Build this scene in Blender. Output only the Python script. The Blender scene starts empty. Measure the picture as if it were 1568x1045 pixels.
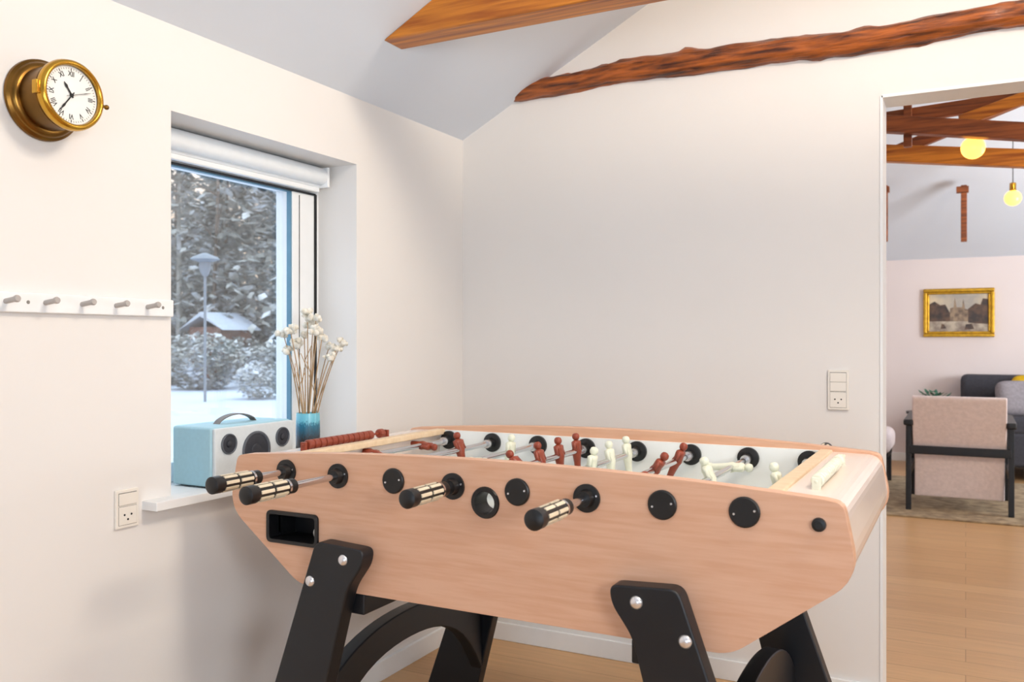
import bpy, bmesh, math, random
from mathutils import Vector, Matrix, noise
random.seed(7)
S = bpy.context.scene
COL = S.collection
try:
    S.view_settings.view_transform = 'Standard'
except Exception: pass
H = 1.14
A = math.radians(27.4)
# ------------------------------------------------------------------ materials
def srgb(c):
    return tuple(((x/255)/12.92 if x/255 <= 0.04045 else ((x/255+0.055)/1.055)**2.4) for x in c)+(1,)
def mat(name, c, rough=0.5, metal=0.0, var=0.0, scale=20, bump=0.0, emis=None, estr=0, stretch=None, coat=0, c2=None, detail=4, spec=None, trans=0):
    m = bpy.data.materials.new(name); m.use_nodes = True
    nt = m.node_tree; b = nt.nodes['Principled BSDF']
    col = srgb(c); b.inputs['Base Color'].default_value = col
    b.inputs['Roughness'].default_value = rough; b.inputs['Metallic'].default_value = metal
    if coat: b.inputs['Coat Weight'].default_value = coat
    if spec is not None: b.inputs['Specular IOR Level'].default_value = spec
    if trans: b.inputs['Transmission Weight'].default_value = trans
    if emis:
        b.inputs['Emission Color'].default_value = srgb(emis); b.inputs['Emission Strength'].default_value = estr
    tc = nt.nodes.new('ShaderNodeTexCoord'); mp = nt.nodes.new('ShaderNodeMapping')
    nt.links.new(tc.outputs['Object'], mp.inputs['Vector'])
    if stretch: mp.inputs['Scale'].default_value = stretch
    nz = nt.nodes.new('ShaderNodeTexNoise'); nz.inputs['Scale'].default_value = scale; nz.inputs['Detail'].default_value = detail
    nt.links.new(mp.outputs['Vector'], nz.inputs['Vector'])
    if var or c2:
        r = nt.nodes.new('ShaderNodeValToRGB')
        if c2: lo = srgb(c2)
        else: lo = tuple(x*(1-var) for x in col[:3])+(1,)
        r.color_ramp.elements[0].position = .35; r.color_ramp.elements[0].color = lo
        r.color_ramp.elements[1].position = .65; r.color_ramp.elements[1].color = col
        nt.links.new(nz.outputs['Fac'], r.inputs['Fac']); nt.links.new(r.outputs['Color'], b.inputs['Base Color'])
    if bump:
        bp = nt.nodes.new('ShaderNodeBump'); bp.inputs['Strength'].default_value = bump; bp.inputs['Distance'].default_value = .01
        nt.links.new(nz.outputs['Fac'], bp.inputs['Height']); nt.links.new(bp.outputs['Normal'], b.inputs['Normal'])
    return m
M = {}
M['wall'] = mat('wall_paint', (231,228,225), .9, var=.015, scale=3, bump=.02)
M['ceil'] = mat('ceiling_paint', (222,229,239), .9, var=.015, scale=3)
M['trim'] = mat('trim_white', (238,240,241), .5, var=.02)
M['farwall'] = mat('far_wall_paint', (232,221,219), .9, var=.02, scale=3)
M['beam'] = mat('stained_pine', (214,136,44), .38, c2=(152,80,22), scale=8, stretch=(.4,8,8), bump=.15, detail=8)
M['log'] = mat('rough_log', (176,94,36), .3, c2=(66,28,12), scale=10, stretch=(.6,6,6), bump=.7, detail=10)
M['darkbeam'] = mat('far_beam_wood', (160,88,42), .45, c2=(104,52,24), scale=9, stretch=(.5,7,7), bump=.15)
M['beech'] = mat('beech_laminate', (219,174,145), .42, c2=(211,162,131), scale=7, stretch=(1.2,8,16), detail=6, coat=.1)
M['edge'] = mat('beech_edge', (232,208,176), .45, c2=(224,196,160), scale=8, stretch=(2,8,8))
M['pale'] = mat('pale_laminate', (236,220,210), .25, var=.02, scale=6, coat=.25)
M['liner'] = mat('inner_white', (242,244,242), .4, var=.02)
M['black'] = mat('black_plastic', (18,18,20), .4, var=.2, scale=40)
M['blackwood'] = mat('black_lacquer', (14,18,25), .42, var=.15, scale=12)
M['chrome'] = mat('chrome', (215,215,218), .15, 1, var=.03)
M['bolt'] = mat('bolt_steel', (225,225,228), .25, .8, var=.05)
M['brown'] = mat('player_brown', (146,64,42), .35, var=.15, scale=60)
M['cream'] = mat('player_cream', (232,234,214), .35, var=.06, scale=60)
M['grip'] = mat('grip_cream', (226,212,186), .35, var=.08, scale=60)
M['field'] = mat('playfield', (222,232,230), .5, var=.05)
M['brass'] = mat('polished_brass', (205,158,62), .2, 1, var=.15, scale=18)
M['brassd'] = mat('aged_brass', (132,96,46), .28, 1, var=.35, scale=16)
M['dial'] = mat('clock_dial', (236,237,234), .4, var=.02)
M['ink'] = mat('ink_black', (20,20,22), .5, var=.1)
M['peg'] = mat('peg_grey', (178,172,168), .5, var=.05)
M['plate'] = mat('switch_plastic', (236,231,222), .35, var=.02)
M['slot'] = mat('switch_groove', (140,136,130), .6, var=.05)
M['vinyl'] = mat('window_frame_white', (238,241,243), .35, var=.02)
M['gasket'] = mat('gasket_black', (22,24,28), .6, var=.1)
M['alu'] = mat('outer_sash_grey', (96,140,164), .5, var=.1)
M['blind'] = mat('blind_fabric', (236,241,245), .7, var=.03, scale=30)
M['spk'] = mat('speaker_window_tint', (166,204,216), .6, var=.04, scale=90)  # blue cast of the window light is put into the cabinet colour
M['spkf'] = mat('speaker_front', (208,215,218), .6, var=.04, scale=90)
M['cone'] = mat('speaker_cone', (46,48,56), .6, var=.2, scale=60)
M['conel'] = mat('speaker_ring', (86,92,100), .4, var=.2, scale=60)
M['strap'] = mat('leather_strap', (120,112,106), .6, var=.15, scale=60)
M['stem'] = mat('dry_stem', (190,156,116), .8, var=.3, scale=40)
M['fluff'] = mat('dry_flower', (240,236,226), .95, c2=(214,206,188), scale=80)
M['sofa'] = mat('sofa_fabric', (64,64,72), .9, var=.2, scale=60)
M['cush'] = mat('cushion_grey', (150,144,150), .9, var=.2, scale=50)
M['cushy'] = mat('cushion_yellow', (224,180,20), .9, var=.15, scale=50)
M['uph'] = mat('pale_upholstery', (228,214,214), .95, var=.1, scale=45, bump=.2)
M['rug'] = mat('rug_weave', (178,158,128), .95, c2=(132,114,92), scale=14)
M['leaf'] = mat('leaf_green', (64,122,98), .6, var=.3, scale=30)
M['pot'] = mat('pot_clay', (196,190,180), .7, var=.1)
M['gold'] = mat('gilt_frame', (216,168,50), .35, .6, var=.3, scale=30)
M['bulb'] = mat('bulb_glow', (255,190,90), .3, emis=(255,178,78), estr=3.4)
M['snow'] = mat('snow', (192,198,208), .8, c2=(182,190,203), scale=.6)
M['bark'] = mat('bark', (134,122,112), .9, c2=(108,100,94), scale=6)
M['red'] = mat('cabin_red', (134,100,90), .8, var=.2, scale=4)
M['spow'] = mat('lamp_post_grey', (128,134,142), .6, var=.1)

def vase_mat():
    m = bpy.data.materials.new('glazed_vase'); m.use_nodes=True; nt=m.node_tree; b=nt.nodes['Principled BSDF']
    b.inputs['Roughness'].default_value=.25
    g=nt.nodes.new('ShaderNodeNewGeometry'); s=nt.nodes.new('ShaderNodeSeparateXYZ'); nt.links.new(g.outputs['Position'],s.inputs[0])
    nz=nt.nodes.new('ShaderNodeTexNoise'); nz.inputs['Scale'].default_value=25
    ma=nt.nodes.new('ShaderNodeMath'); ma.operation='MULTIPLY_ADD'; ma.inputs[1].default_value=.04
    nt.links.new(nz.outputs['Fac'],ma.inputs[0]); nt.links.new(s.outputs['Z'],ma.inputs[2])
    mr=nt.nodes.new('ShaderNodeMapRange'); mr.inputs[1].default_value=.80; mr.inputs[2].default_value=.95
    nt.links.new(ma.outputs[0],mr.inputs[0]); r=nt.nodes.new('ShaderNodeValToRGB')
    e=r.color_ramp.elements; e[0].color=srgb((60,52,50)); e[1].color=srgb((120,196,214)); e[0].position=.42
    n=e.new(.72); n.color=srgb((44,112,140))
    n=e.new(.80); n.color=srgb((110,186,206))
    nt.links.new(mr.outputs[0],r.inputs['Fac']); nt.links.new(r.outputs['Color'],b.inputs['Base Color']); return m
M['vase']=vase_mat()

def floor_mat():
    m = bpy.data.materials.new('oak_planks'); m.use_nodes=True; nt=m.node_tree; b=nt.nodes['Principled BSDF']
    b.inputs['Roughness'].default_value=.34
    tc=nt.nodes.new('ShaderNodeTexCoord')
    br=nt.nodes.new('ShaderNodeTexBrick'); br.inputs['Scale'].default_value=1; br.inputs['Brick Width'].default_value=1.6
    br.inputs['Row Height'].default_value=.14; br.inputs['Mortar Size'].default_value=.0015; br.offset=.37
    br.inputs['Color1'].default_value=srgb((226,182,130)); br.inputs['Color2'].default_value=srgb((212,166,115)); br.inputs['Mortar'].default_value=srgb((176,132,86))
    nt.links.new(tc.outputs['Object'],br.inputs['Vector'])
    mp=nt.nodes.new('ShaderNodeMapping'); mp.inputs['Scale'].default_value=(1.5,18,1); nt.links.new(tc.outputs['Object'],mp.inputs['Vector'])
    nz=nt.nodes.new('ShaderNodeTexNoise'); nz.inputs['Scale'].default_value=3; nz.inputs['Detail'].default_value=6; nt.links.new(mp.outputs['Vector'],nz.inputs['Vector'])
    mx=nt.nodes.new('ShaderNodeMixRGB'); mx.blend_type='MULTIPLY'; mx.inputs['Fac'].default_value=.35
    nt.links.new(br.outputs['Color'],mx.inputs['Color1']); nt.links.new(nz.outputs['Fac'],mx.inputs['Color2'])
    nt.links.new(mx.outputs['Color'],b.inputs['Base Color']); return m
M['floor']=floor_mat()

def glass_mat():
    m=bpy.data.materials.new('window_glass'); m.use_nodes=True; nt=m.node_tree
    for n in list(nt.nodes):
        if n.type!='OUTPUT_MATERIAL': nt.nodes.remove(n)
    o=[n for n in nt.nodes if n.type=='OUTPUT_MATERIAL'][0]
    t=nt.nodes.new('ShaderNodeBsdfTransparent'); t.inputs[0].default_value=(.97,.985,1,1)
    g=nt.nodes.new('ShaderNodeBsdfGlossy'); g.inputs['Roughness'].default_value=.02
    mx=nt.nodes.new('ShaderNodeMixShader'); mx.inputs[0].default_value=.10
    nt.links.new(t.outputs[0],mx.inputs[1]); nt.links.new(g.outputs[0],mx.inputs[2]); nt.links.new(mx.outputs[0],o.inputs['Surface']); return m
M['glass']=glass_mat()

def snowtree_mat():
    m=bpy.data.materials.new('snowy_hazed_needles'); m.use_nodes=True; nt=m.node_tree; b=nt.nodes['Principled BSDF']; b.inputs['Roughness'].default_value=.9
    g=nt.nodes.new('ShaderNodeNewGeometry'); nz=nt.nodes.new('ShaderNodeTexNoise'); nz.inputs['Scale'].default_value=.9; nz.inputs['Detail'].default_value=6
    nz.inputs['Roughness'].default_value=.65
    nt.links.new(g.outputs['Position'],nz.inputs['Vector'])
    r=nt.nodes.new('ShaderNodeValToRGB'); e=r.color_ramp.elements
    e[0].position=.38; e[0].color=srgb((134,136,132)); e[1].position=.64; e[1].color=srgb((216,221,228))  # snow over needles, with low tones raised to paint in distance haze
    n=e.new(.50); n.color=srgb((170,170,165))
    nt.links.new(nz.outputs['Fac'],r.inputs['Fac']); nt.links.new(r.outputs['Color'],b.inputs['Base Color']); return m
M['tree']=snowtree_mat()

# ------------------------------------------------------------------ mesh helpers
def finish(name, bm, mt, parent=None, smooth=False, bevel=0, seg=2, recalc=True):
    if recalc: bmesh.ops.recalc_face_normals(bm, faces=bm.faces)
    me = bpy.data.meshes.new(name); bm.to_mesh(me); bm.free()
    ob = bpy.data.objects.new(name, me); COL.objects.link(ob)
    if mt is not None: me.materials.append(M[mt] if isinstance(mt,str) else mt)
    if smooth:
        for p in me.polygons: p.use_smooth = True
    if bevel:
        b = ob.modifiers.new('bevel','BEVEL'); b.width=bevel; b.segments=seg; b.limit_method='ANGLE'; b.angle_limit=math.radians(40)
        for p in me.polygons: p.use_smooth=True
        w = ob.modifiers.new('wn','WEIGHTED_NORMAL'); w.keep_sharp=True
    if parent is not None:
        ob.parent = parent; ob.matrix_parent_inverse = Matrix.Translation(parent.location).inverted()
    return ob
def empty(name, loc):
    e = bpy.data.objects.new(name, None); e.location = loc; e.empty_display_size=.1; COL.objects.link(e); return e
def add_box(bm, lo, hi):
    vs=[bm.verts.new((x,y,z)) for x in (lo[0],hi[0]) for y in (lo[1],hi[1]) for z in (lo[2],hi[2])]
    for f in [(0,1,3,2),(4,6,7,5),(0,4,5,1),(2,3,7,6),(0,2,6,4),(1,5,7,3)]:
        bm.faces.new([vs[i] for i in f])
def box(name, lo, hi, mt, parent=None, bevel=0, seg=2):
    bm=bmesh.new(); add_box(bm,lo,hi); return finish(name,bm,mt,parent,bevel=bevel,seg=seg)
def boxes(name, lst, mt, parent=None, bevel=0):
    bm=bmesh.new()
    for lo,hi in lst: add_box(bm,lo,hi)
    return finish(name,bm,mt,parent,bevel=bevel)
def add_loft(bm, rings, cap=True):
    vr=[[bm.verts.new(p) for p in r] for r in rings]
    n=len(vr[0])
    for a,b in zip(vr[:-1],vr[1:]):
        for i in range(n):
            bm.faces.new((a[i],a[(i+1)%n],b[(i+1)%n],b[i]))
    if cap:
        bm.faces.new(vr[0][::-1]); bm.faces.new(vr[-1])
def basis(d):
    d=Vector(d).normalized(); up=Vector((0,0,1)) if abs(d.z)<.9 else Vector((1,0,0))
    a=d.cross(up).normalized(); b=d.cross(a).normalized(); return d,a,b
def add_rev(bm, p0, d, prof, n=24, cap=True):
    p0=Vector(p0); d,a,b=basis(d)
    rings=[[p0+d*t+(a*math.cos(2*math.pi*i/n)+b*math.sin(2*math.pi*i/n))*max(r,1e-5) for i in range(n)] for t,r in prof]
    add_loft(bm,rings,cap)
def rev(name,p0,d,prof,mt,parent=None,n=32,smooth=True):
    bm=bmesh.new(); add_rev(bm,p0,d,prof,n); ob=finish(name,bm,mt,parent,smooth=smooth)
    if smooth:
        md=ob.modifiers.new('es','EDGE_SPLIT'); md.split_angle=math.radians(35)
    return ob
def cyl(name,p0,p1,r,mt,parent=None,n=24,r2=None):
    d=Vector(p1)-Vector(p0); return rev(name,p0,d,[(0,r),(d.length,r if r2 is None else r2)],mt,parent,n)
def prism(name,pts,y0,y1,mt,parent=None,bevel=0,axis='y',seg=2):
    bm=bmesh.new()
    def P(p,t):
        if axis=='y': return (p[0],t,p[1])
        if axis=='x': return (t,p[0],p[1])
        return (p[0],p[1],t)
    a=[bm.verts.new(P(p,y0)) for p in pts]; b=[bm.verts.new(P(p,y1)) for p in pts]; n=len(pts)
    bm.faces.new(a); bm.faces.new(b[::-1])
    for i in range(n): bm.faces.new((a[i],b[i],b[(i+1)%n],a[(i+1)%n]))
    return finish(name,bm,mt,parent,bevel=bevel,seg=seg)
def fillet(pts, rad, seg=6):
    out=[]; n=len(pts)
    for i in range(n):
        p=Vector(pts[i]); a=Vector(pts[i-1]); b=Vector(pts[(i+1)%n]); r=rad[i] if isinstance(rad,(list,tuple)) else rad
        if r<=0: out.append(tuple(p)); continue
        da=(a-p); db=(b-p); k=min(r,da.length*.49,db.length*.49)
        s=p+da.normalized()*k; e=p+db.normalized()*k
        for j in range(seg+1):
            t=j/seg; q=s*(1-t)**2+p*2*t*(1-t)+e*t*t; out.append((q.x,q.y))
    return out
def tube(name, pts, r, mt, parent=None, n=10, bm=None, r2=None):
    own = bm is None
    if own: bm=bmesh.new()
    pts=[Vector(p) for p in pts]; rings=[]
    for i,p in enumerate(pts):
        d=(pts[min(i+1,len(pts)-1)]-pts[max(i-1,0)])
        d,a,b=basis(d); rr=r if r2 is None else r+(r2-r)*i/(len(pts)-1)
        rings.append([p+(a*math.cos(2*math.pi*j/n)+b*math.sin(2*math.pi*j/n))*rr for j in range(n)])
    add_loft(bm,rings)
    if own: return finish(name,bm,mt,parent,smooth=True)
def beam(name,p0,p1,w,h,mt,parent=None,bevel=.004):
    p0=Vector(p0);p1=Vector(p1); d=(p1-p0).normalized(); s=d.cross(Vector((0,0,1)))
    if s.length<.01: s=Vector((1,0,0))
    s.normalize(); u=s.cross(d).normalized()
    bm=bmesh.new()
    rings=[[p+s*a*w/2+u*b*h/2 for a,b in ((-1,-1),(1,-1),(1,1),(-1,1))] for p in (p0,p1)]
    add_loft(bm,rings); return finish(name,bm,mt,parent,bevel=bevel)

# ------------------------------------------------------------------ room shell
XL=-1.75; YB=2.956; XR=3.75; YR=-2.6; T=.13; YF=9.1; EZ=1.926; SL=.53; RX=1.0
RZ=EZ+SL*(RX-XL)
WY0,WY1,WZ0,WZ1=1.538,2.283,.757,1.712
boxes('wall_left',[((-2.05,YR-.2,0),(XL,WY0,EZ)),((-2.05,WY1,0),(XL,YB+T,EZ)),((-2.05,WY0,0),(XL,WY1,WZ0-.02)),((-2.05,WY0,WZ1),(XL,WY1,EZ))],'wall')
DX0,DX1,DZ=-.233,1.25,1.905
bp=[(XL,0),(DX0,0),(DX0,DZ),(DX1,DZ),(DX1,0),(XR,0),(XR,EZ),(RX,RZ),(XL,EZ)]
prism('wall_back',bp,YB,YB+T,'wall')
prism('wall_rear',[(XL,0),(XR,0),(XR,EZ),(RX,RZ),(XL,EZ)],YR-.2,YR,'wall')
box('wall_right',(XR,YR-.2,0),(XR+.25,YB+T,EZ),'wall')
prism('ceiling',[(-2.06,EZ-SL*.31),(RX,RZ),(XR+.3,EZ-SL*.3),(XR+.3,EZ-SL*.3+.2),(RX,RZ+.2),(-2.06,EZ-SL*.31+.2)],YR-.2,YB+T,'ceil')
box('floor',(-2.05,YR-.2,-.12),(5.2,YF+.2,0),'floor')
boxes('baseboard_left',[((XL,YR,0),(XL+.013,YB,.066))],'trim',bevel=.002)
boxes('baseboard_back',[((XL+.013,YB-.013,0),(DX0,YB,.066))],'trim',bevel=.002)
# far room
boxes('wall_far',[((-2.05,YF,0),(5.2,YF+.2,1.93))],'farwall')
boxes('wall_far_left',[((-2.05,YB+T,0),(XL,YF,1.93))],'farwall')
boxes('wall_far_right',[((5.0,YB+T,0),(5.2,YF,1.93))],'farwall')
ym=(YB+T+YF)/2; rz=1.91+SL*(YF-ym)
prism('wall_gable_left',[(YB+T,1.93),(YF,1.93),(ym,rz+.01)],-2.05,XL,'farwall',axis='x')
prism('wall_gable_right',[(YB+T,1.93),(YF,1.93),(ym,rz+.01)],5.0,5.2,'farwall',axis='x')
prism('ceiling_far',[(YB+T,1.91),(ym,rz),(YF+.2,1.91-SL*.2),(YF+.2,2.03-SL*.2),(ym,rz+.12),(YB+T,2.03)],-2.05,5.2,'ceil',axis='x')
box('baseboard_far',(XL,YF-.014,0),(5,YF,.08),'trim',bevel=.002)
boxes('trim_doorway',[((DX0-.004,YB-.003,0),(DX0+.004,YB+T+.003,DZ)),((DX0,YB-.003,DZ-.006),(DX1,YB+T+.003,DZ+.004))],'trim')

# ------------------------------------------------------------------ sill + window
boxes('window_sill',[((-1.93,WY0,.737),(XL,WY1,WZ0)),((XL-.002,1.452,.735),(-1.700,2.36,.757))],'trim',bevel=.002)
win=empty('window_1',(-1.93,1.91,1.23))
fx0,fx1=-1.975,-1.905
GY=2.155
boxes('frame',[((fx0,WY0,WZ0),(fx1,WY0+.05,WZ1)),((fx0,GY,WZ0),(fx1,WY1,WZ1)),((fx0,WY0+.05,WZ0),(fx1,GY,WZ0+.055)),((fx0,WY0+.05,1.622),(fx1,GY,WZ1))],'vinyl',win,bevel=.003)
boxes('gasket',[((fx1-.001,2.258,WZ0),(fx1+.004,2.268,WZ1-.09)),((fx1-.001,WY0,1.618),(fx1+.006,2.26,1.624)),((fx1-.001,2.185,WZ0+.03),(fx1+.001,2.188,1.61))],'gasket',win)
boxes('glazing_bead',[((fx1-.02,GY-.005,WZ0+.055),(fx1-.004,GY,1.622)),((fx1-.02,WY0+.05,1.616),(fx1-.004,GY,1.622))],'alu',win)
boxes('glass_pane',[((-1.948,WY0+.05,WZ0+.05),(-1.942,GY,1.63))],'glass',win)
bl=empty('roller_blind',(-1.86,1.91,1.66))
cyl('roll',(-1.866,WY0+.012,1.676),(-1.866,WY1-.035,1.676),.027,'blind',bl)
boxes('cassette',[((-1.900,WY0+.004,1.640),(-1.872,WY1-.03,1.709))],'blind',bl,bevel=.006)
boxes('bottom_rail',[((-1.897,WY0+.01,1.626),(-1.876,WY1-.03,1.642))],'vinyl',bl,bevel=.004)
boxes('bracket',[((-1.902,WY1-.034,1.64),(-1.84,WY1-.022,1.705)),((-1.902,WY0+.001,1.64),(-1.84,WY0+.010,1.705))],'vinyl',bl,bevel=.003)

# ------------------------------------------------------------------ beams
bz0,bz1=2.036,2.20
xe=lambda z: XL+(z-EZ)/SL
prism('tie_beam',[(xe(bz0),bz0),(3.0,bz0),(3.0,bz1),(xe(bz1),bz1)],2.137,2.236,'beam',bevel=.006)
bm=bmesh.new(); rings=[]; N=200; n=24
knots=[(-.85,.020,.022,90),(-.28,.016,.03,80),(.62,.02,.03,60),(-.42,.010,.03,265),(-.12,.008,.03,260),(-.66,.008,.04,270),(-1.2,.006,.03,90)]
for i in range(N+1):
    t=i/N; x=-1.515+t*4.4
    cz=2.092+.006*math.sin(x*5.1)+.004*math.sin(x*11+1)
    cy=YB+.004
    ring=[]
    for j in range(n):
        a=2*math.pi*j/n; deg=math.degrees(a)
        r=.046+.007*noise.noise(Vector((x*3,math.cos(a)*1.2,math.sin(a)*1.2)))+.008*noise.noise(Vector((x*14,math.cos(a)*3,math.sin(a)*3+5)))+.003*noise.noise(Vector((x*40,math.cos(a)*6,math.sin(a)*6+5)))
        for kx,kh,kw,ka in knots:
            da=abs((deg-ka+180)%360-180)
            r+=kh*math.exp(-((x-kx)/kw)**2)*math.exp(-(da/32)**2)
        zz=cz+r*.86*math.sin(a)
        k=max(0,1-t*10); xx=x+k*((zz-2.06)/SL)
        ring.append((xx,cy-r*math.cos(a),zz))
    rings.append(ring)
add_loft(bm,rings); finish('rough_log_beam',bm,'log',smooth=True)

# ------------------------------------------------------------------ foosball table
CX=-.866; YT0,YT1=1.56,2.32
ft=empty('foosball_table',(CX,1.94,0))
def outline(off=0):
    top=[]
    for k in range(17):
        x=-.655+1.31*k/16
        top.append((CX+x,.871+.025*(1-(x/.655)**2)+off))
    half=[(CX+.684+off,.866+off),(CX+.709+off,.742),(CX+.494,.581-off)]
    left=[(CX-.494,.581-off),(CX-.709-off,.742),(CX-.684-off,.866+off)]
    f=fillet([top[-1]]+half+left+[top[0]],[0,.025,.05,.03,.03,.05,.025,0],6)
    return f+top[1:-1]
def boolean_cut(ob,cutters):
    for c in cutters:
        m=ob.modifiers.new('b','BOOLEAN'); m.operation='DIFFERENCE'; m.solver='EXACT'; m.object=c
    dg=bpy.context.evaluated_depsgraph_get(); dg.update()
    me=bpy.data.meshes.new_from_object(ob.evaluated_get(dg))
    ob.modifiers.clear(); ob.data=me
    for c in cutters: bpy.data.objects.remove(c)
fp=prism('front_panel',outline(),YT0,YT0+.03,'beech',ft)
c1=prism('cut',fillet([(-1.449,.676),(-1.308,.676),(-1.308,.740),(-1.449,.740)],.012),YT0-.05,YT0+.1,None)
c2=rev('cut2',(CX-.004,YT0-.05,.810),(0,1,0),[(0,.023),(.15,.023)],None,smooth=False)
boolean_cut(fp,[c1,c2])
b=fp.modifiers.new('bevel','BEVEL'); b.width=.003; b.segments=2; b.limit_method='ANGLE'; b.angle_limit=math.radians(50)
prism('back_panel',outline(),YT1-.03,YT1,'beech',ft,bevel=.003)
def endblock(s,name,mt):
    P=[(CX+s*.565,.765),(CX+s*.565,.866),(CX+s*.684,.864),(CX+s*.706,.742),(CX+s*.49,.584),(CX+s*.47,.584),(CX+s*.690,.748),(CX+s*.680,.765)]
    return prism(name,fillet(P,[0,.003,.03,.05,.01,0,0,0],6),YT0+.03,YT1-.03,mt,ft)
endblock(1,'end_block_right','pale'); endblock(-1,'end_block_left','pale')
boxes('bottom_board',[((CX-.475,YT0+.03,.584),(CX+.475,YT1-.03,.598))],'black',ft)
boxes('playfield',[((CX-.57,YT0+.03,.752),(CX+.57,YT1-.03,.760))],'field',ft)
boxes('side_liner',[((CX-.566,YT1-.040,.755),(CX+.566,YT1-.030,.868))],'liner',ft)
fl=boxes('front_liner',[((CX-.566,YT0+.030,.755),(CX+.566,YT0+.036,.868))],'liner',ft)
c2=rev('cut2',(CX-.004,YT0-.05,.810),(0,1,0),[(0,.022),(.15,.022)],None,smooth=False); boolean_cut(fl,[c2])
boxes('goal_frame',[((CX-.575,YT0+.04,.855),(CX-.545,YT1-.04,.872)),((CX+.545,YT0+.04,.855),(CX+.575,YT1-.04,.872))],'edge',ft,bevel=.003)
def ringframe(name,x0,x1,z0,z1,w,y0,y1,mt,r):
    bm=bmesh.new()
    o_=fillet([(x0,z0),(x1,z0),(x1,z1),(x0,z1)],r); i_=fillet([(x0+w,z0+w),(x1-w,z0+w),(x1-w,z1-w),(x0+w,z1-w)],r*.6)
    n=len(o_)
    V=[[bm.verts.new((p[0],y,p[1])) for p in L] for y in (y0,y1) for L in (o_,i_)]
    for i in range(n):
        j=(i+1)%n
        bm.faces.new((V[0][i],V[0][j],V[1][j],V[1][i])); bm.faces.new((V[2][i],V[2][j],V[3][j],V[3][i]))
        bm.faces.new((V[0][i],V[0][j],V[2][j],V[2][i])); bm.faces.new((V[1][i],V[1][j],V[3][j],V[3][i]))
    return finish(name,bm,mt,ft,bevel=.002)
ringframe('tray_frame',-1.455,-1.302,.670,.745,.009,YT0-.006,YT0+.035,'black',.014)
boxes('tray_inner',[((-1.450,YT0+.085,.672),(-1.306,YT0+.09,.745)),((-1.450,YT0+.028,.672),(-1.306,YT0+.09,.677)),((-1.450,YT0+.028,.740),(-1.306,YT0+.09,.745)),((-1.450,YT0+.028,.672),(-1.446,YT0+.09,.745)),((-1.310,YT0+.028,.672),(-1.306,YT0+.09,.745))],'black',ft)
def sphere(name,c,r,mt,parent=None,sub=3,sc=(1,1,1)):
    bm=bmesh.new(); bmesh.ops.create_icosphere(bm,subdivisions=sub,radius=r)
    for v in bm.verts: v.co=Vector((v.co.x*sc[0]+c[0],v.co.y*sc[1]+c[1],v.co.z*sc[2]+c[2]))
    return finish(name,bm,mt,parent,smooth=True)
sphere('ball',(-1.335,YT0+.045,.6935),.0165,'plate',ft)
bm=bmesh.new(); add_rev(bm,(CX-.004,YT0-.004,.810),(0,1,0),[(0,.023),(0,.031),(.006,.034),(.006,.023),(.045,.019),(.0,.023)],32,cap=False)
finish('entry_ring',bm,'black',ft)
RODZ=.838; rods=[-1.396+.15*i for i in range(8)]; front={0:(1.328,),1:(1.272,),3:(1.385,),5:(1.322,)}
def handle(bmk,bmc,bmx,x,y,z,s):
    d=(0,s,0)
    add_rev(bmk,(x,y,z),d,[(0,.010),(.004,.0155),(.022,.0155),(.026,.012),(.030,.0155),(.114,.0165),(.118,.0185),(.138,.0185),(.142,.012)],20)
    add_rev(bmx,(x,y+s*.022,z),d,[(0,.0165),(.006,.0165)],20)
    for k in range(8):
        a=2*math.pi*k/8+.2; w=.20
        for (t0,t1) in ((.033,.069),(.076,.112)):
            r0=.0155;r1=.0180
            rr=[]
            for t in (t0,t1):
                rr.append([Vector((x+r*math.cos(q),y+s*t,z+r*math.sin(q))) for r,q in ((r0,a-w),(r1,a-w),(r1+.0006,a),(r1,a+w),(r0,a+w))])
            add_loft(bmc,rr)
bmk=bmesh.new(); bmc=bmesh.new(); bmx=bmesh.new(); bms=bmesh.new(); bmr=bmesh.new(); bmw=bmesh.new()
for i,x in enumerate(rods):
    if i in front:
        ye=front[i][0]
        add_rev(bmr,(x,ye+.12,RODZ),(0,1,0),[(0,.0075),(YT1-.03-ye-.12,.0075)],16)
        handle(bmk,bmc,bmx,x,ye+.142,RODZ,-1)
        add_rev(bmk,(x,YT0,RODZ),(0,-1,0),[(0,.0275),(.005,.0275),(.006,.018),(.02,.015)],28)
        add_rev(bmk,(x,YT1,RODZ),(0,1,0),[(0,.0275),(.005,.0275)],28)
    else:
        add_rev(bmr,(x,YT0+.03,RODZ),(0,1,0),[(0,.0075),(YT1+.20-YT0-.05,.0075)],16)
        handle(bmk,bmc,bmx,x,YT1+.12,RODZ,1)
        add_rev(bmk,(x,YT0,RODZ),(0,-1,0),[(0,.0275),(.004,.0275),(.006,.025)],28)
        add_rev(bmk,(x,YT1,RODZ),(0,1,0),[(0,.0275),(.005,.0275),(.02,.015)],28)
        for sx in (-1,1): add_rev(bms,(x+sx*.018,YT0-.005,RODZ+sx*.004),(0,-1,0),[(0,.0028),(.0025,.002)],10)
    if i in front:
        for sx in (-1,1): add_rev(bms,(x+sx*.021,YT0-.004,RODZ+sx*.006),(0,-1,0),[(0,.0025),(.0025,.002)],10)
    add_rev(bmk,(x,YT1-.040,RODZ+.001),(0,-1,0),[(0,.0275),(.008,.0275),(.010,.022),(.011,.014),(.03,.013)],28)
    add_rev(bmw,(x,YT1-.070,RODZ),(0,-1,0),[(0,.0125),(.012,.0125)],20)
    add_rev(bmk,(x,YT0+.037,RODZ),(0,1,0),[(0,.026),(.008,.026),(.01,.013),(.03,.013)],28)
add_rev(bmk,(-.221,YT0,.828),(0,-1,0),[(0,.012),(.006,.0115),(.007,.006),(.012,.006)],24)
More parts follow.
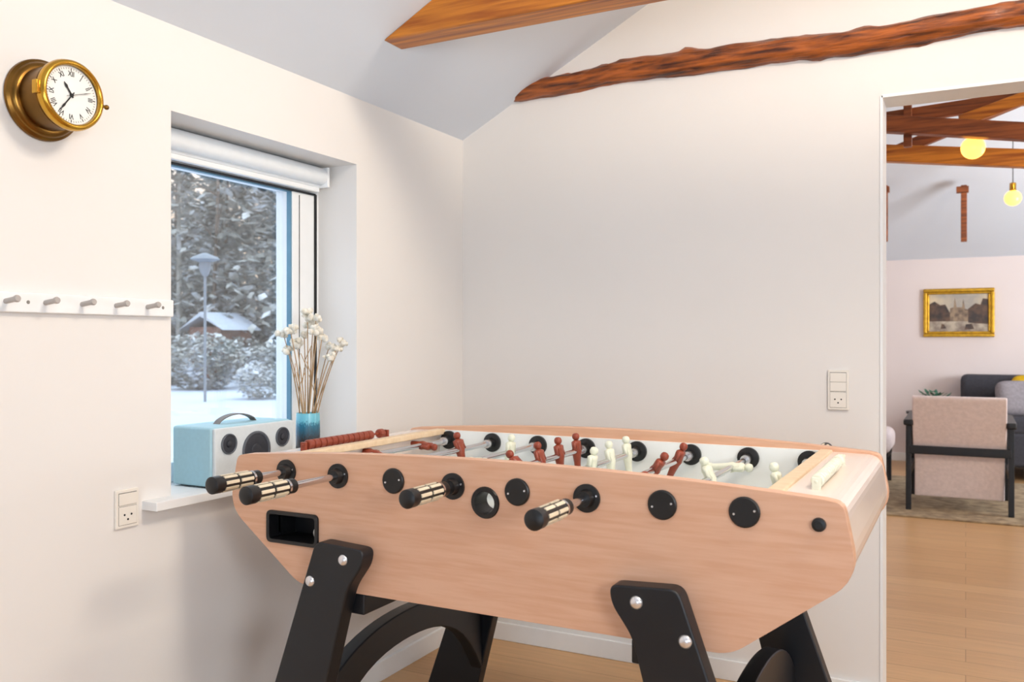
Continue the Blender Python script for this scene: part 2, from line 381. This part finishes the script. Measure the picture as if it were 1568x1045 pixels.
for nme,bmm,mt in (('bushings_and_handles',bmk,'black'),('grip_strips',bmc,'grip'),('handle_collars',bmx,'chrome'),('plate_screws',bms,'bolt'),('rods',bmr,'chrome'),('rod_collars',bmw,'bolt')):
    ob=finish(nme,bmm,mt,ft,smooth=True); md=ob.modifiers.new('es','EDGE_SPLIT'); md.split_angle=math.radians(35)
def player(bm,x,y,z,ang):
    R=Matrix.Translation((x,y,z))@Matrix.Rotation(ang,4,'Y')@Matrix.Diagonal((1.05,1.0,.84,1))
    def ring(h,hx,hy,dx=0,n=14,p=.7):
        out=[]
        for k in range(n):
            a=2*math.pi*k/n; c=math.cos(a); s=math.sin(a)
            out.append(R@Vector((dx+hx*math.copysign(abs(c)**p,c),hy*math.copysign(abs(s)**p,s),h)))
        return out
    add_loft(bm,[ring(-.086,.012,.010,.003),(ring(-.070,.013,.011,.002)),ring(-.056,.007,.009),ring(-.035,.008,.010),ring(-.012,.010,.012),ring(0,.0125,.0125),ring(.010,.010,.012),ring(.022,.0105,.015),ring(.031,.010,.018),ring(.035,.006,.012),ring(.037,.0045,.005)])
    hd=[(.036,.004),(.039,.0075),(.044,.0096),(.050,.0098),(.056,.008),(.059,.004)]
    add_loft(bm,[ring(h,r,r*.95,p=1) for h,r in hd])
    for s in (-1,1):
        add_loft(bm,[[R@Vector((dx*1.0+a*.0045,s*(.0165+b*.004)+0,h)) for a,b in ((-1,-1),(1,-1),(1,1),(-1,1))] for h,dx in ((.032,0),(.018,.001),(.002,.004))])
team={0:[(1.70,100),(1.90,-80),(2.13,95)],1:[(1.76,95),(2.09,-14)],2:[(1.68,95),(1.89,85),(2.10,8)],3:[(1.75,-60),(1.865,-42),(1.98,-12),(2.095,-6),(2.21,-4)],
      4:[(1.70,80),(1.82,80),(1.945,12),(2.075,-6),(2.2,-6)],5:[(1.79,70),(1.974,35),(2.15,25)],6:[(1.72,-80),(1.90,-20),(2.10,88)],7:[(1.66,100),(1.87,-12)]}
bmb=bmesh.new(); bmcr=bmesh.new()
for i,l in team.items():
    for y,a in l: player(bmb if i in front else bmcr, rods[i],y,RODZ,math.radians(a))
for nme,bmm,mt in (('players_brown',bmb,'brown'),('players_cream',bmcr,'cream')): finish(nme,bmm,mt,ft,smooth=True)
for nm,x,mt in (('score_counter_left',CX-.597,'brown'),('score_counter_right',CX+.621,'cream')):
    bm=bmesh.new(); y0,y1=(1.70,2.04) if mt=='brown' else (1.70,2.06)
    add_rev(bm,(x,y0-.01,.880),(0,1,0),[(0,.003),(y1-y0+.02,.003)],10)
    nb=13; bd=.0225
    for k in range(nb):
        yy=y0+.006+k*bd+(0 if k<12 else .03)
        add_rev(bm,(x,yy,.880),(0,1,0),[(0,.008),(.003,.0125),(.019,.0125),(.022,.008)],16)
    for yy in (y0-.008,y1+.0): add_box(bm,(x-.008,yy,.862),(x+.008,yy+.008,.888))
    finish(nm,bm,mt,ft,bevel=.001)
LP=[(-1.278,.697),(-1.146,.690),(-1.150,.655),(-1.190,.600),(-1.250,.375),(-1.345,0),(-1.525,0)]
LPr=[(2*CX-x,z) for x,z in LP]
for nm,P in (('leg_left',LP),('leg_right',LPr)):
    Q=fillet(P,[.02,.03,.02,.02,0,.01,.01],5)
    prism(nm+'_front',Q,YT0-.042,YT0,'blackwood',ft,bevel=.005)
    prism(nm+'_back',Q,YT1,YT1+.042,'blackwood',ft,bevel=.005)
    s=1 if nm=='leg_left' else -1
    pts_t=[];pts_b=[]
    for k in range(21):
        t=k/20; y=YT0+t*(YT1-YT0); q=(2*t-1)**2
        pts_t.append((y,.432-.075*q-.05*q*q)); pts_b.append((y,.356-.095*q-.12*q*q))
    xm=-1.325 if s==1 else 2*CX+1.325
    prism(nm+'_arch',pts_t+pts_b[::-1],xm-.02,xm+.02,'blackwood',ft,axis='x',bevel=.004)
    xm=-1.215 if s==1 else 2*CX+1.215
    boxes(nm+'_crossbar',[((xm-.04,YT0-.0,.535),(xm+.04,YT1,.581))],'blackwood',ft,bevel=.004)
bm=bmesh.new()
for x,z in ((-1.2,.664),(-1.291,.607)):
    for xx in (x,2*CX-x): add_rev(bm,(xx,YT0-.042,z),(0,-1,0),[(0,.0125),(.002,.0125),(.006,.009),(.008,.004)],24)
finish('leg_bolts',bm,'bolt',ft,smooth=True)

# ------------------------------------------------------------------ clock
cy,cz=1.196,1.652
ck=empty('wall_clock',(XL,cy,cz)); X1=(1,0,0); c0=(XL,cy,cz)
rev('flange',c0,X1,[(0,.083),(.004,.086),(.010,.085),(.014,.079),(.018,.078),(.022,.074),(.024,.068)],'brassd',ck,n=64)
rev('case',c0,X1,[(.018,.066),(.085,.066)],'brassd',ck,n=64)
bm=bmesh.new(); add_rev(bm,c0,X1,[(.080,.066),(.084,.072),(.094,.0735),(.104,.071),(.108,.066),(.106,.0615),(.098,.060),(.098,.064)],64,cap=False); ob=finish('bezel',bm,'brass',ck,smooth=True)
rev('dial',c0,X1,[(.090,.0605),(.0955,.0605)],'dial',ck,n=64)
bm=bmesh.new()
for k in range(60):
    a=2*math.pi*k/60; L=.0035 if k%5 else .006; w=.0005 if k%5 else .0010
    m4=Matrix.Translation((XL+.0957,cy,cz))@Matrix.Rotation(a,4,'X')
    pts=[m4@Vector((0,sx,.0565-L*q)) for sx,q in ((-w,0),(w,0),(w,1),(-w,1))]
    bm.faces.new([bm.verts.new(p) for p in pts])
def hand2(ang,L,w,tail,xo):
    a=math.radians(ang); d=Vector((0,math.sin(a),math.cos(a))); s=Vector((0,math.cos(a),-math.sin(a))); c=Vector((XL+xo,cy,cz))
    add_loft(bm,[[c+Vector((h,0,0))+d*z+s*q*ww for h,q in ((0,-1),(0,1),(.0008,1),(.0008,-1))] for z,ww in ((-tail,w*.8),(0,w),(L*.55,w*.9),(L*.7,w*1.8),(L,w*.2))])
hand2(325,.030,.0018,.006,.097); hand2(217,.044,.0014,.008,.0985); hand2(72,.046,.0005,.014,.1)
add_rev(bm,(XL+.0957,cy,cz),X1,[(0,.0035),(.005,.003)],16)
finish('hands_and_ticks',bm,'ink',ck)
for k,s in enumerate(['XII','I','II','III','IV','V','VI','VII','VIII','IX','X','XI']):
    cu=bpy.data.curves.new('numeral_'+s,'FONT'); cu.body=s; cu.size=.0150; cu.align_x='CENTER'; cu.align_y='CENTER'; cu.extrude=.0002; cu.offset=.0002
    cu.materials.append(M['ink'])
    ob=bpy.data.objects.new('numeral_'+s,cu); COL.objects.link(ob)
    a=2*math.pi*k/12
    base=Matrix(((0,0,1,0),(1,0,0,0),(0,1,0,0),(0,0,0,1)))
    ob.matrix_world=Matrix.Translation((XL+.0959,cy+.044*math.sin(a),cz+.044*math.cos(a)))@base@Matrix.Rotation(-a,4,'Z')@Matrix.Scale(.8,4,(1,0,0))
    ob.parent=ck; ob.matrix_parent_inverse=Matrix.Translation(ck.location).inverted()
cyl('latch',(XL+.095,cy+.070,cz-.004),(XL+.095,cy+.083,cz-.005),.003,'brassd',ck); sphere('latch_knob',(XL+.095,cy+.085,cz-.005),.0055,'brassd',ck)
boxes('hinge',[((XL+.084,cy-.080,cz-.014),(XL+.1,cy-.070,cz+.014))],'brass',ck,bevel=.002)

# ------------------------------------------------------------------ coat rack
cr=empty('peg_rail',(XL,1.2,1.22))
boxes('board',[((XL,.60,1.199),(XL+.016,1.533,1.241))],'trim',cr,bevel=.003)
k=0
yy=1.454
while yy>.65:
    rev('peg_%d'%k,(XL+.014,yy,1.221),(1,0,.12),[(0,.0055),(.03,.0055),(.036,.007),(.040,.0075),(.043,.006)],'peg',cr,n=16); yy-=.0868; k+=1
rev('screw_cap',(XL+.016,1.50,1.221),X1,[(0,.004),(.001,.003)],'slot',cr,n=16)
rev('screw_cap_2',(XL+.016,1.155,1.221),X1,[(0,.004),(.001,.003)],'slot',cr,n=16)

# ------------------------------------------------------------------ switches
def switch(name,origin,U,W,hh,n_up):
    U=Vector(U);W=Vector(W);O=Vector(origin); e=empty(name,origin)
    def bx(nm,u0,u1,z0,z1,t0,t1,mt,bv=.001):
        bm=bmesh.new()
        add_loft(bm,[[O+U*u+Vector((0,0,z))+W*t for u,z in ((u0,z0),(u1,z0),(u1,z1),(u0,z1))] for t in (t0,t1)])
        return finish(nm,bm,mt,e,bevel=bv)
    bx('plate',-.0315,.0315,-hh/2,hh/2,0,.008,'plate',.002)
    zt=hh/2-.007; zb=-hh/2+.007; zs=zb+.05
    if n_up==1: zs=zb+.044
    bx('groove',-.025,.025,zs+.002,zt,.0078,.0084,'slot')
    hgt=(zt-zs-.004)/n_up
    for i in range(n_up):
        bx('rocker_%d'%i,-.0242,.0242,zs+.003+i*hgt,zs+.003+(i+1)*hgt-.001,.008,.0105,'plate')
    bx('socket_edge',-.025,.025,zb,zs,.0078,.0084,'slot')
    bx('socket',-.0242,.0242,zb+.001,zs-.001,.008,.0095,'plate')
    bm=bmesh.new(); zc=(zb+zs)/2
    for u in (-.0095,.0095): add_rev(bm,O+U*u+Vector((0,0,zc+.002))+W*.0093,W,[(0,.0025),(.0006,.0025)],12)
    add_rev(bm,O+Vector((0,0,zc-.009))+W*.0093,W,[(0,.0025),(.0006,.0025)],12)
    finish('holes',bm,'ink',e)
switch('wall_outlet',(XL,1.405,.748),(0,1,0),(1,0,0),.09,1)
switch('wall_outlet',(-.36,YB,.984),(1,0,0),(0,-1,0),.127,2)

# ------------------------------------------------------------------ speaker on sill
sp=empty('portable_speaker',(-1.78,1.80,WZ0))
sx0,sx1,sy0,sy1,sz0,sz1=-1.868,-1.715,1.645,1.945,WZ0+.004,.916
box('cabinet',(sx0,sy0,sz0),(sx1-.01,sy1,sz1),'spk',sp,bevel=.008,seg=4)
box('front_baffle',(sx1-.012,sy0+.003,sz0+.003),(sx1,sy1-.003,sz1-.003),'spkf',sp,bevel=.004)
for i,(y,z,r) in enumerate(((sy0+.050,sz1-.046,.027),(sy0+.150,sz0+.082,.052),(sy1-.048,sz1-.046,.027))):
    bm=bmesh.new(); add_rev(bm,(sx1,y,z),X1,[(0,r),(.004,r),(.005,r*.9),(.001,r*.86)],40,cap=False); finish('driver_ring_%d'%i,bm,'conel',sp,smooth=True)
    rev('driver_cone_%d'%i,(sx1+.0005,y,z),X1,[(0,r*.9),(.001,r*.86),(.0015,r*.72),(.0008,r*.35),(.004,r*.3),(.006,r*.12)],'cone',sp,n=40)
hp=[]
for k in range(17):
    t=k/16; hp.append(((sx0+sx1)/2,sy0+.08+.14*t,sz1-.001+.024*math.sin(math.pi*t)**.6))
bm=bmesh.new(); rg=[]
for p in hp: rg.append([(p[0]-.011,p[1],p[2]-.0015),(p[0]+.011,p[1],p[2]-.0015),(p[0]+.011,p[1],p[2]+.0015),(p[0]-.011,p[1],p[2]+.0015)])
add_loft(bm,rg); finish('carry_strap',bm,'strap',sp,smooth=False)
boxes('feet',[((sx0+.01,sy0+.02,WZ0),(sx1-.02,sy0+.04,sz0+.001)),((sx0+.01,sy1-.04,WZ0),(sx1-.02,sy1-.02,sz0+.001))],'black',sp)

# ------------------------------------------------------------------ vase with dried flowers
vx,vy=-1.765,2.065
va=empty('flower_vase',(vx,vy,WZ0))
rev('vase_body',(vx,vy,WZ0),(0,0,1),[(0,.030),(.004,.034),(.05,.036),(.12,.036),(.160,.035),(.166,.034),(.164,.031),(.03,.031),(.028,.0)],'vase',va,n=40)
Fv=Vector((-math.sin(A),math.cos(A),0)); Rv=Vector((math.cos(A),math.sin(A),0))
tips=[(14,486),(-8,510),(24,516),(44,534),(-31,537),(-40,510),(-18,524),(5,498),(30,530),(50,526),(-25,505),(18,505),(0,480),(36,545)]
bms=bmesh.new(); bmf=bmesh.new()
for i,(dx,py) in enumerate(tips):
    o_=Vector((vx,vy,0)); h=(632-py)*.00197; dep=random.uniform(-.035,.03)
    base=o_+Vector((random.uniform(-.012,.012),random.uniform(-.012,.012),WZ0+.035))
    tip=o_+Rv*dx*.00197+Fv*dep+Vector((0,0,.923+h))
    mid=o_+Rv*dx*.00197*.35+Fv*dep*.3+Vector((0,0,.923+h*.35))
    pts=[]
    for k in range(13):
        t=k/12; pts.append(base*(1-t)**2+mid*2*t*(1-t)+tip*t*t)
    tube('',pts,.0024,None,bm=bms,n=6,r2=.0013)
    q=pts[random.randint(6,9)]; e_=q+Vector((random.uniform(-.025,.025),random.uniform(-.025,.025),.05)); tube('',[q,e_],.0012,None,bm=bms,n=5)
    r=random.uniform(.014,.021)
    for c in range(9):
        off=Vector((random.gauss(0,1),random.gauss(0,1),random.gauss(0,.55)))*r*.5
        g=bmesh.ops.create_icosphere(bmf,subdivisions=2,radius=r*random.uniform(.35,.6))
        for v in g['verts']:
            v.co=v.co*(1+.5*noise.noise(v.co*300+off*100))+tip+off
finish('stems',bms,'stem',va,smooth=True); finish('flower_heads',bmf,'fluff',va,smooth=True)

# ------------------------------------------------------------------ far room contents
def pt(px,py,y):
    u=(px-784)/1340; v=(py-522)/1340; Dy=.8878+.4602*u; Dx=-.4602+.8878*u; d=y/Dy
    return Vector((d*Dx,y,H-v*d))
tr=empty('roof_truss',(0,5,2.2))
def ext(a,b,k0,k1):
    d=b-a; return a-d*k0, b+d*k1
a,b=ext(pt(1353,190,5.0),pt(1568,202,5.0),1.2,.9); beam('lower_chord',a,b,.07,.085,'darkbeam',tr)
a,b=ext(pt(1353,183,5.08),pt(1568,150,5.08),1.2,1.2); beam('web_strut',a,b,.05,.07,'darkbeam',tr)
a,b=ext(pt(1470,186,5.02),pt(1568,150,5.02),.0,2); beam('web_brace',a,b,.04,.06,'beam',tr)
a,b=ext(pt(1390,150,5.04),pt(1390,225,5.04),.5,0); beam('web_post',a,b,.04,.045,'darkbeam',tr)
tr2=empty('roof_truss',(0,5.9,2.2))
a,b=ext(pt(1353,235,5.7),pt(1568,243,5.7),1.0,.9); beam('lower_chord',a,b,.07,.10,'beam',tr2)
a,b=ext(pt(1353,240,5.75),pt(1568,150,5.75),.3,.8); beam('web_strut',a,b,.05,.07,'darkbeam',tr2)
for i,px in enumerate((1355,1476)):
    p=pt(px,293,8.0); q=pt(px,370,8.0)
    e=empty('roof_post',(p.x,8,q.z)); beam('post',(p.x,8,q.z),(p.x,8,p.z+.05),.045,.045,'darkbeam',e)
    box('cap',(p.x-.055,7.97,p.z-.01),(p.x+.035,8.03,p.z+.04),'darkbeam',e,bevel=.003)
for i,(px,py,d) in enumerate(((1490,226,4.5),(1551,303,6.5))):
    u=(px-784)/1340; v=(py-522)/1340; D=Fv+Rv*u; p=D*d+Vector((0,0,H-v*d))
    e=empty('pendant_bulb',p)
    sphere('bulb',p,.058,'bulb',e,sub=3)
    rev('socket',p+Vector((0,0,.05)),(0,0,1),[(0,.02),(.01,.022),(.06,.022),(.065,.012)],'brass',e,n=20)
    zc_=1.91+SL*min(YF-p.y,p.y-YB-T)
    cyl('cord',p+Vector((0,0,.11)),Vector((p.x,p.y,zc_)),.003,'ink',e,n=8)
pf=empty('framed_painting',(-.06,YF,1.4))
px0,px1,pz0,pz1=-.353,.235,1.177,1.626
def fr(name,w,x0,x1,z0,z1,y0,y1,mt,par):
    boxes(name,[((x0,y0,z0),(x1,y1,z0+w)),((x0,y0,z1-w),(x1,y1,z1)),((x0,y0,z0+w),(x0+w,y1,z1-w)),((x1-w,y0,z0+w),(x1,y1,z1-w))],mt,par,bevel=.008)
fr('frame_outer',.032,px0,px1,pz0,pz1,YF-.04,YF,'gold',pf); fr('frame_inner',.022,px0+.03,px1-.03,pz0+.03,pz1-.03,YF-.028,YF,'gold',pf)
M['pa']=mat('paint_sky',(216,200,170),.6,c2=(170,164,156),scale=6); M['pb']=mat('paint_buildings',(106,82,66),.6,c2=(62,54,54),scale=18); M['pc']=mat('paint_snow',(190,178,160),.6,c2=(130,116,106),scale=14); M['pd']=mat('paint_tower',(160,138,114),.6,c2=(106,90,80),scale=25)
ix0,ix1,iz0,iz1=px0+.045,px1-.045,pz0+.045,pz1-.045
box('canvas',(ix0,YF-.012,iz0),(ix1,YF-.008,iz1),'pa',pf)
w=ix1-ix0;h=iz1-iz0
def pp(name,pts,mt,k): prism(name,[(ix0+w*x,iz0+h*z) for x,z in pts],YF-.0125-.0004*k,YF-.012,mt,pf)
pp('street',[(0,0),(1,0),(1,.3),(0,.32)],'pc',1)
pp('houses_left',[(0,.28),(0,.72),(.10,.8),(.2,.7),(.28,.72),(.36,.5),(.36,.28)],'pb',2)
pp('church',[(.36,.28),(.36,.62),(.42,.64),(.44,.9),(.47,.64),(.56,.64),(.58,.86),(.61,.6),(.66,.58),(.66,.28)],'pd',2)
pp('houses_right',[(.66,.24),(.66,.6),(.78,.74),(.86,.7),(.9,.86),(1,.84),(1,.2)],'pb',3)
pp('figures',[(.2,.08),(.22,.22),(.26,.2),(.3,.1)],'pb',3); pp('cart',[(.6,.06),(.62,.2),(.72,.22),(.76,.08)],'pb',3)
def armchair(loc,rot):
    e=empty('armchair',loc)
    parts=[]
    W2=.30
    parts.append(prism('back_cushion',fillet([(0.02,.40),(.10,.36),(.02,.76),(-.09,.77)],.035),-.275,.275,'uph',axis='x',bevel=.015,seg=3))
    parts.append(prism('lower_back',fillet([(.04,.09),(.08,.09),(.07,.40),(.02,.40)],.01),-.265,.265,'uph',axis='x',bevel=.01))
    parts.append(box('seat_cushion',(-.265,.07,.27),(.265,.66,.43),'uph',None,bevel=.04,seg=3))
    parts.append(boxes('frame_rails',[((-W2,-.015,.375),(W2,.015,.43)),((-W2-.012,.02,.22),(-W2+.014,.66,.27)),((W2-.014,.02,.22),(W2+.012,.66,.27)),((-W2,.64,.22),(W2,.66,.27))],'blackwood',bevel=.004))
    for s in (-1,1):
        parts.append(beam('leg_back',(s*W2,0,0),(s*W2,.02,.60),.034,.04,'blackwood'))
        parts.append(beam('leg_front',(s*W2,.66,0),(s*W2,.64,.56),.034,.04,'blackwood'))
        parts.append(prism('armrest',fillet([(s*W2-.03,-.05),(s*W2+.03,-.05),(s*W2+.035,.70),(s*W2-.035,.70)],.02),.565,.605,'blackwood',axis='z',bevel=.008))
    R=Matrix.Translation(loc)@Matrix.Rotation(rot,4,'Z')
    for p in parts:
        p.data.transform(R); p.parent=e; p.matrix_parent_inverse=Matrix.Translation(loc).inverted()
    return e
armchair((-.04,6.44,.012),0)
fs=empty('footstool',(-.78,7.5,.012))
box('cushion',(-1.05,7.25,.27),(-.505,7.75,.45),'uph',fs,bevel=.06,seg=4)
boxes('frame',[((-1.02,7.28,.24),(-.53,7.72,.275))],'blackwood',fs,bevel=.004)
for k,(x,y) in enumerate(((-1.0,7.3),(-.55,7.3),(-1.0,7.7),(-.55,7.7))): beam('leg_%d'%k,(x,y,.012),(x,y,.25),.035,.035,'blackwood',fs)
box('floor_rug',(-1.4,6.2,0),(2.2,8.0,.012),'rug',bevel=.003)
so=empty('sofa',(1.05,8.5,0))
SX=-.06
box('base',(SX+.04,8.12,.12),(2.1,9.0,.40),'sofa',so,bevel=.03,seg=3)
box('back',(SX+.02,8.75,.30),(2.1,9.02,.84),'sofa',so,bevel=.05,seg=3)
for i in range(2): box('seat_%d'%i,(SX+.2+i*.88,8.12,.38),(SX+1.08+i*.88,8.8,.52),'sofa',so,bevel=.04,seg=3)
for i,x in enumerate((SX,1.94)): box('arm_%d'%i,(x,8.12,.12),(x+.2,9.0,.60),'sofa',so,bevel=.04,seg=3)
boxes('feet',[((x,y,0),(x+.04,y+.04,.13)) for x in (SX+.05,2.02) for y in (8.15,8.9)],'black',so)
def cushion(name,c,s,mt,rz,tilt=-.25):
    bm=bmesh.new(); bmesh.ops.create_icosphere(bm,subdivisions=4,radius=1)
    R=Matrix.Translation(c)@Matrix.Rotation(rz,4,'Z')@Matrix.Rotation(tilt,4,'X')
    for v in bm.verts:
        x,y,z=v.co
        f=lambda q: math.copysign(abs(q)**.45,q)
        v.co=R@Vector((f(x)*s,y*.08,f(z)*s))
    finish(name,bm,mt,so,smooth=True)
cushion('pillow_grey',(.37,8.42,.66),.15,'cush',.35); cushion('pillow_yellow',(.50,8.64,.69),.16,'cushy',-.1); cushion('pillow_grey_b',(.75,8.5,.67),.16,'cush',-.2)
st=empty('side_table',(-.30,8.5,0))
tx=-.30
rev('top',(tx,8.5,.50),(0,0,1),[(0,.17),(.02,.17)],'blackwood',st)
for k in range(3):
    a=k*2.1; cyl('leg_%d'%k,(tx+.15*math.cos(a),8.5+.15*math.sin(a),0),(tx+.1*math.cos(a),8.5+.1*math.sin(a),.5),.012,'blackwood',st)
pl=empty('potted_plant',(tx,8.5,.52))
rev('pot',(tx,8.5,.52),(0,0,1),[(0,.045),(.08,.06),(.08,.05),(.06,.05)],'pot',pl)
bm=bmesh.new()
for k in range(60):
    a=random.uniform(0,6.28); r=random.uniform(.02,.15); c=Vector((tx+.06+r*math.cos(a),8.5+r*math.sin(a),.60+random.uniform(0,.10)))
    d=Vector((math.cos(a),math.sin(a),random.uniform(-.3,.8))).normalized(); s=d.cross(Vector((0,0,1))).normalized()*.018
    bm.faces.new([bm.verts.new(p) for p in (c-d*.03,c+s,c+d*.045,c-s)])
    if k%3==0: tube('',[Vector((tx,8.5,.58)),c],.002,None,bm=bm,n=4)
finish('foliage',bm,'leaf',pl)

# ------------------------------------------------------------------ outdoors
gz=-.18
box('snow_ground',(-120,-30,gz-.2),(-2.06,130,gz),'snow')
bm=bmesh.new()
def leafq(c,s,droop):
    a=random.uniform(0,6.28); d=Vector((math.cos(a),math.sin(a),droop)).normalized(); t=d.cross(Vector((random.uniform(-.5,.5),random.uniform(-.5,.5),1))).normalized()
    c=Vector(c); w=random.uniform(.3,.55)
    f=bm.faces.new([bm.verts.new(p) for p in (c-d*s*.6,c+t*s*w,c+d*s,c-t*s*w)])
def conifer(x,y,h,r):
    add_rev(bm,(x,y,gz),(0,0,1),[(0,.012*h),(h*.5,.008*h),(h*.97,.003*h)],6)
    for k in range(int(560+45*h)):
        t=random.random()**1.3; z=gz+h*(.05+.95*t); rr=(r*(1-t)**.8+.1)*random.uniform(.15,1)**.6; a=random.uniform(0,6.28)
        leafq((x+rr*math.cos(a),y+rr*math.sin(a),z-rr*.3),random.uniform(.14,.40),random.uniform(-.8,.1))
def gp(px,d):
    u=(px-784)/1340; D=Fv+Rv*u; return (D.x*d,D.y*d,gz)
for k in range(40):
    px=random.uniform(150,520); d=random.uniform(30,56); p=gp(px,d)
    hh=random.uniform(6.5,12); conifer(p[0],p[1],hh,hh*random.uniform(.18,.27))
def shrub(c,r,nq,ls):
    for k in range(nq):
        v=Vector((random.gauss(0,1),random.gauss(0,1),random.gauss(0,1))).normalized()*random.uniform(.4,1)**.5
        leafq((c[0]+v.x*r,c[1]+v.y*r,max(gz+.05,gz+r*.65+v.z*r*.7)),ls*random.uniform(.5,1.3),random.uniform(-.6,.8))
shrub(gp(312,24),1.15,1800,.14); shrub(gp(400,20),.62,900,.09); shrub(gp(268,27),1.0,900,.16); shrub(gp(365,29),1.1,900,.16); shrub(gp(425,26),1.0,900,.15); shrub(gp(230,26),1.2,900,.15); shrub(gp(460,27),1.2,900,.15); shrub(gp(340,31),1.6,1300,.16); shrub(gp(385,32),1.5,1300,.16)
nleaf=len(bm.faces)
for k in range(10):
    d=random.uniform(28,45); p=gp(random.uniform(200,480),d); x,y=p[0],p[1]; ph=random.random()*6
    pts=[Vector((x+.12*math.sin(i*.7+ph),y,gz+i*1.6)) for i in range(8)]; tube('',pts,random.uniform(.06,.12),None,bm=bm,n=6,r2=.04)
    for b_ in range(9):
        q=pts[random.randint(2,6)]; e=q+Vector((random.uniform(-2,2),random.uniform(-2,2),random.uniform(.3,1.6)))
        tube('',[q,(q+e)/2+Vector((0,0,.2)),e],.035,None,bm=bm,n=4,r2=.01)
ob=finish('snowy_woodland',bm,'tree',recalc=False)
ob.data.materials.append(M['bark'])
for p in ob.data.polygons[nleaf:]: p.material_index=1
lp=gp(314,19); e=empty('street_lamp',lp)
cyl('pole',lp,(lp[0],lp[1],2.6),.03,'spow',e); rev('head',(lp[0],lp[1],2.55),(0,0,1),[(0,.06),(.15,.12),(.3,.12),(.36,.32),(.42,.25),(.5,.05)],'spow',e,n=16)
c=gp(338,29.5); e=empty('garden_cabin',c)
boxes('walls',[((c[0]-.7,c[1]-.7,gz),(c[0]+.7,c[1]+.7,1.6))],'red',e)
prism('roof',[(c[0]-1.0,1.5),(c[0],2.1),(c[0]+1.0,1.5),(c[0],1.95)],c[1]-.9,c[1]+.9,'snow',e)

# ------------------------------------------------------------------ lights
w=bpy.data.worlds.new('overcast_sky'); S.world=w; w.use_nodes=True; nt=w.node_tree; bg=nt.nodes['Background']
tc=nt.nodes.new('ShaderNodeTexCoord'); sp_=nt.nodes.new('ShaderNodeSeparateXYZ'); nt.links.new(tc.outputs['Generated'],sp_.inputs[0])
r=nt.nodes.new('ShaderNodeValToRGB'); r.color_ramp.elements[0].color=(.46,.36,.27,1); r.color_ramp.elements[1].color=(.72,.86,1,1); r.color_ramp.elements[1].position=.40; r.color_ramp.elements[0].position=.12
nt.links.new(sp_.outputs['Z'],r.inputs['Fac']); nt.links.new(r.outputs['Color'],bg.inputs['Color']); bg.inputs['Strength'].default_value=3.1
def area(name,loc,target,size,energy,color,sy=None):
    l=bpy.data.lights.new(name,'AREA'); l.energy=energy; l.color=color; l.size=size
    if sy: l.shape='RECTANGLE'; l.size_y=sy
    o=bpy.data.objects.new(name,l); COL.objects.link(o); o.location=loc
    o.rotation_euler=(Vector(target)-Vector(loc)).to_track_quat('-Z','Y').to_euler(); return o
area('light_rear_window',(.3,-2.4,.8),(-1.7,1.8,.2),1.8,36,(.58,.78,1),1.1)
area('light_ceiling_lamp',(.75,1.5,2.7),(-1.6,1.7,1.3),.5,37,(1,.85,.68))
area('light_right_fill',(3.6,.6,1.3),(-1.5,2.4,1.2),1.6,18,(.90,.95,1),1.2)  # unseen daylight fill added at the right wall, which has no window
area('light_ceiling_fill',(1.6,-.4,1.5),(-.6,1.2,3.0),.8,44,(.92,.96,1))  # unseen fill behind the camera, added to brighten the ceiling
area('light_far_side_fill',(4.8,6.0,1.3),(0,7.5,1.2),2.5,90,(.93,.97,1),1.4)  # unseen side fill added for the far room; no window modelled
area('light_far_ceiling',(1.6,4.4,2.6),(0.2,7.0,.2),.8,50,(1,.80,.56))
area('light_far_up_fill',(2.0,6.6,1.4),(0,8.0,2.6),.8,52,(.90,.95,1))  # unseen upward fill, added to lift the far room and its ceiling
cd=bpy.data.cameras.new('cam'); cd.sensor_width=36; cd.lens=1340/1568*36; cd.clip_start=.02; cd.clip_end=300
cd.dof.use_dof=True; cd.dof.focus_distance=2.2; cd.dof.aperture_fstop=5.6
co=bpy.data.objects.new('camera',cd); COL.objects.link(co); co.location=(0,0,H); co.rotation_euler=(math.pi/2,0,A)
S.camera=co
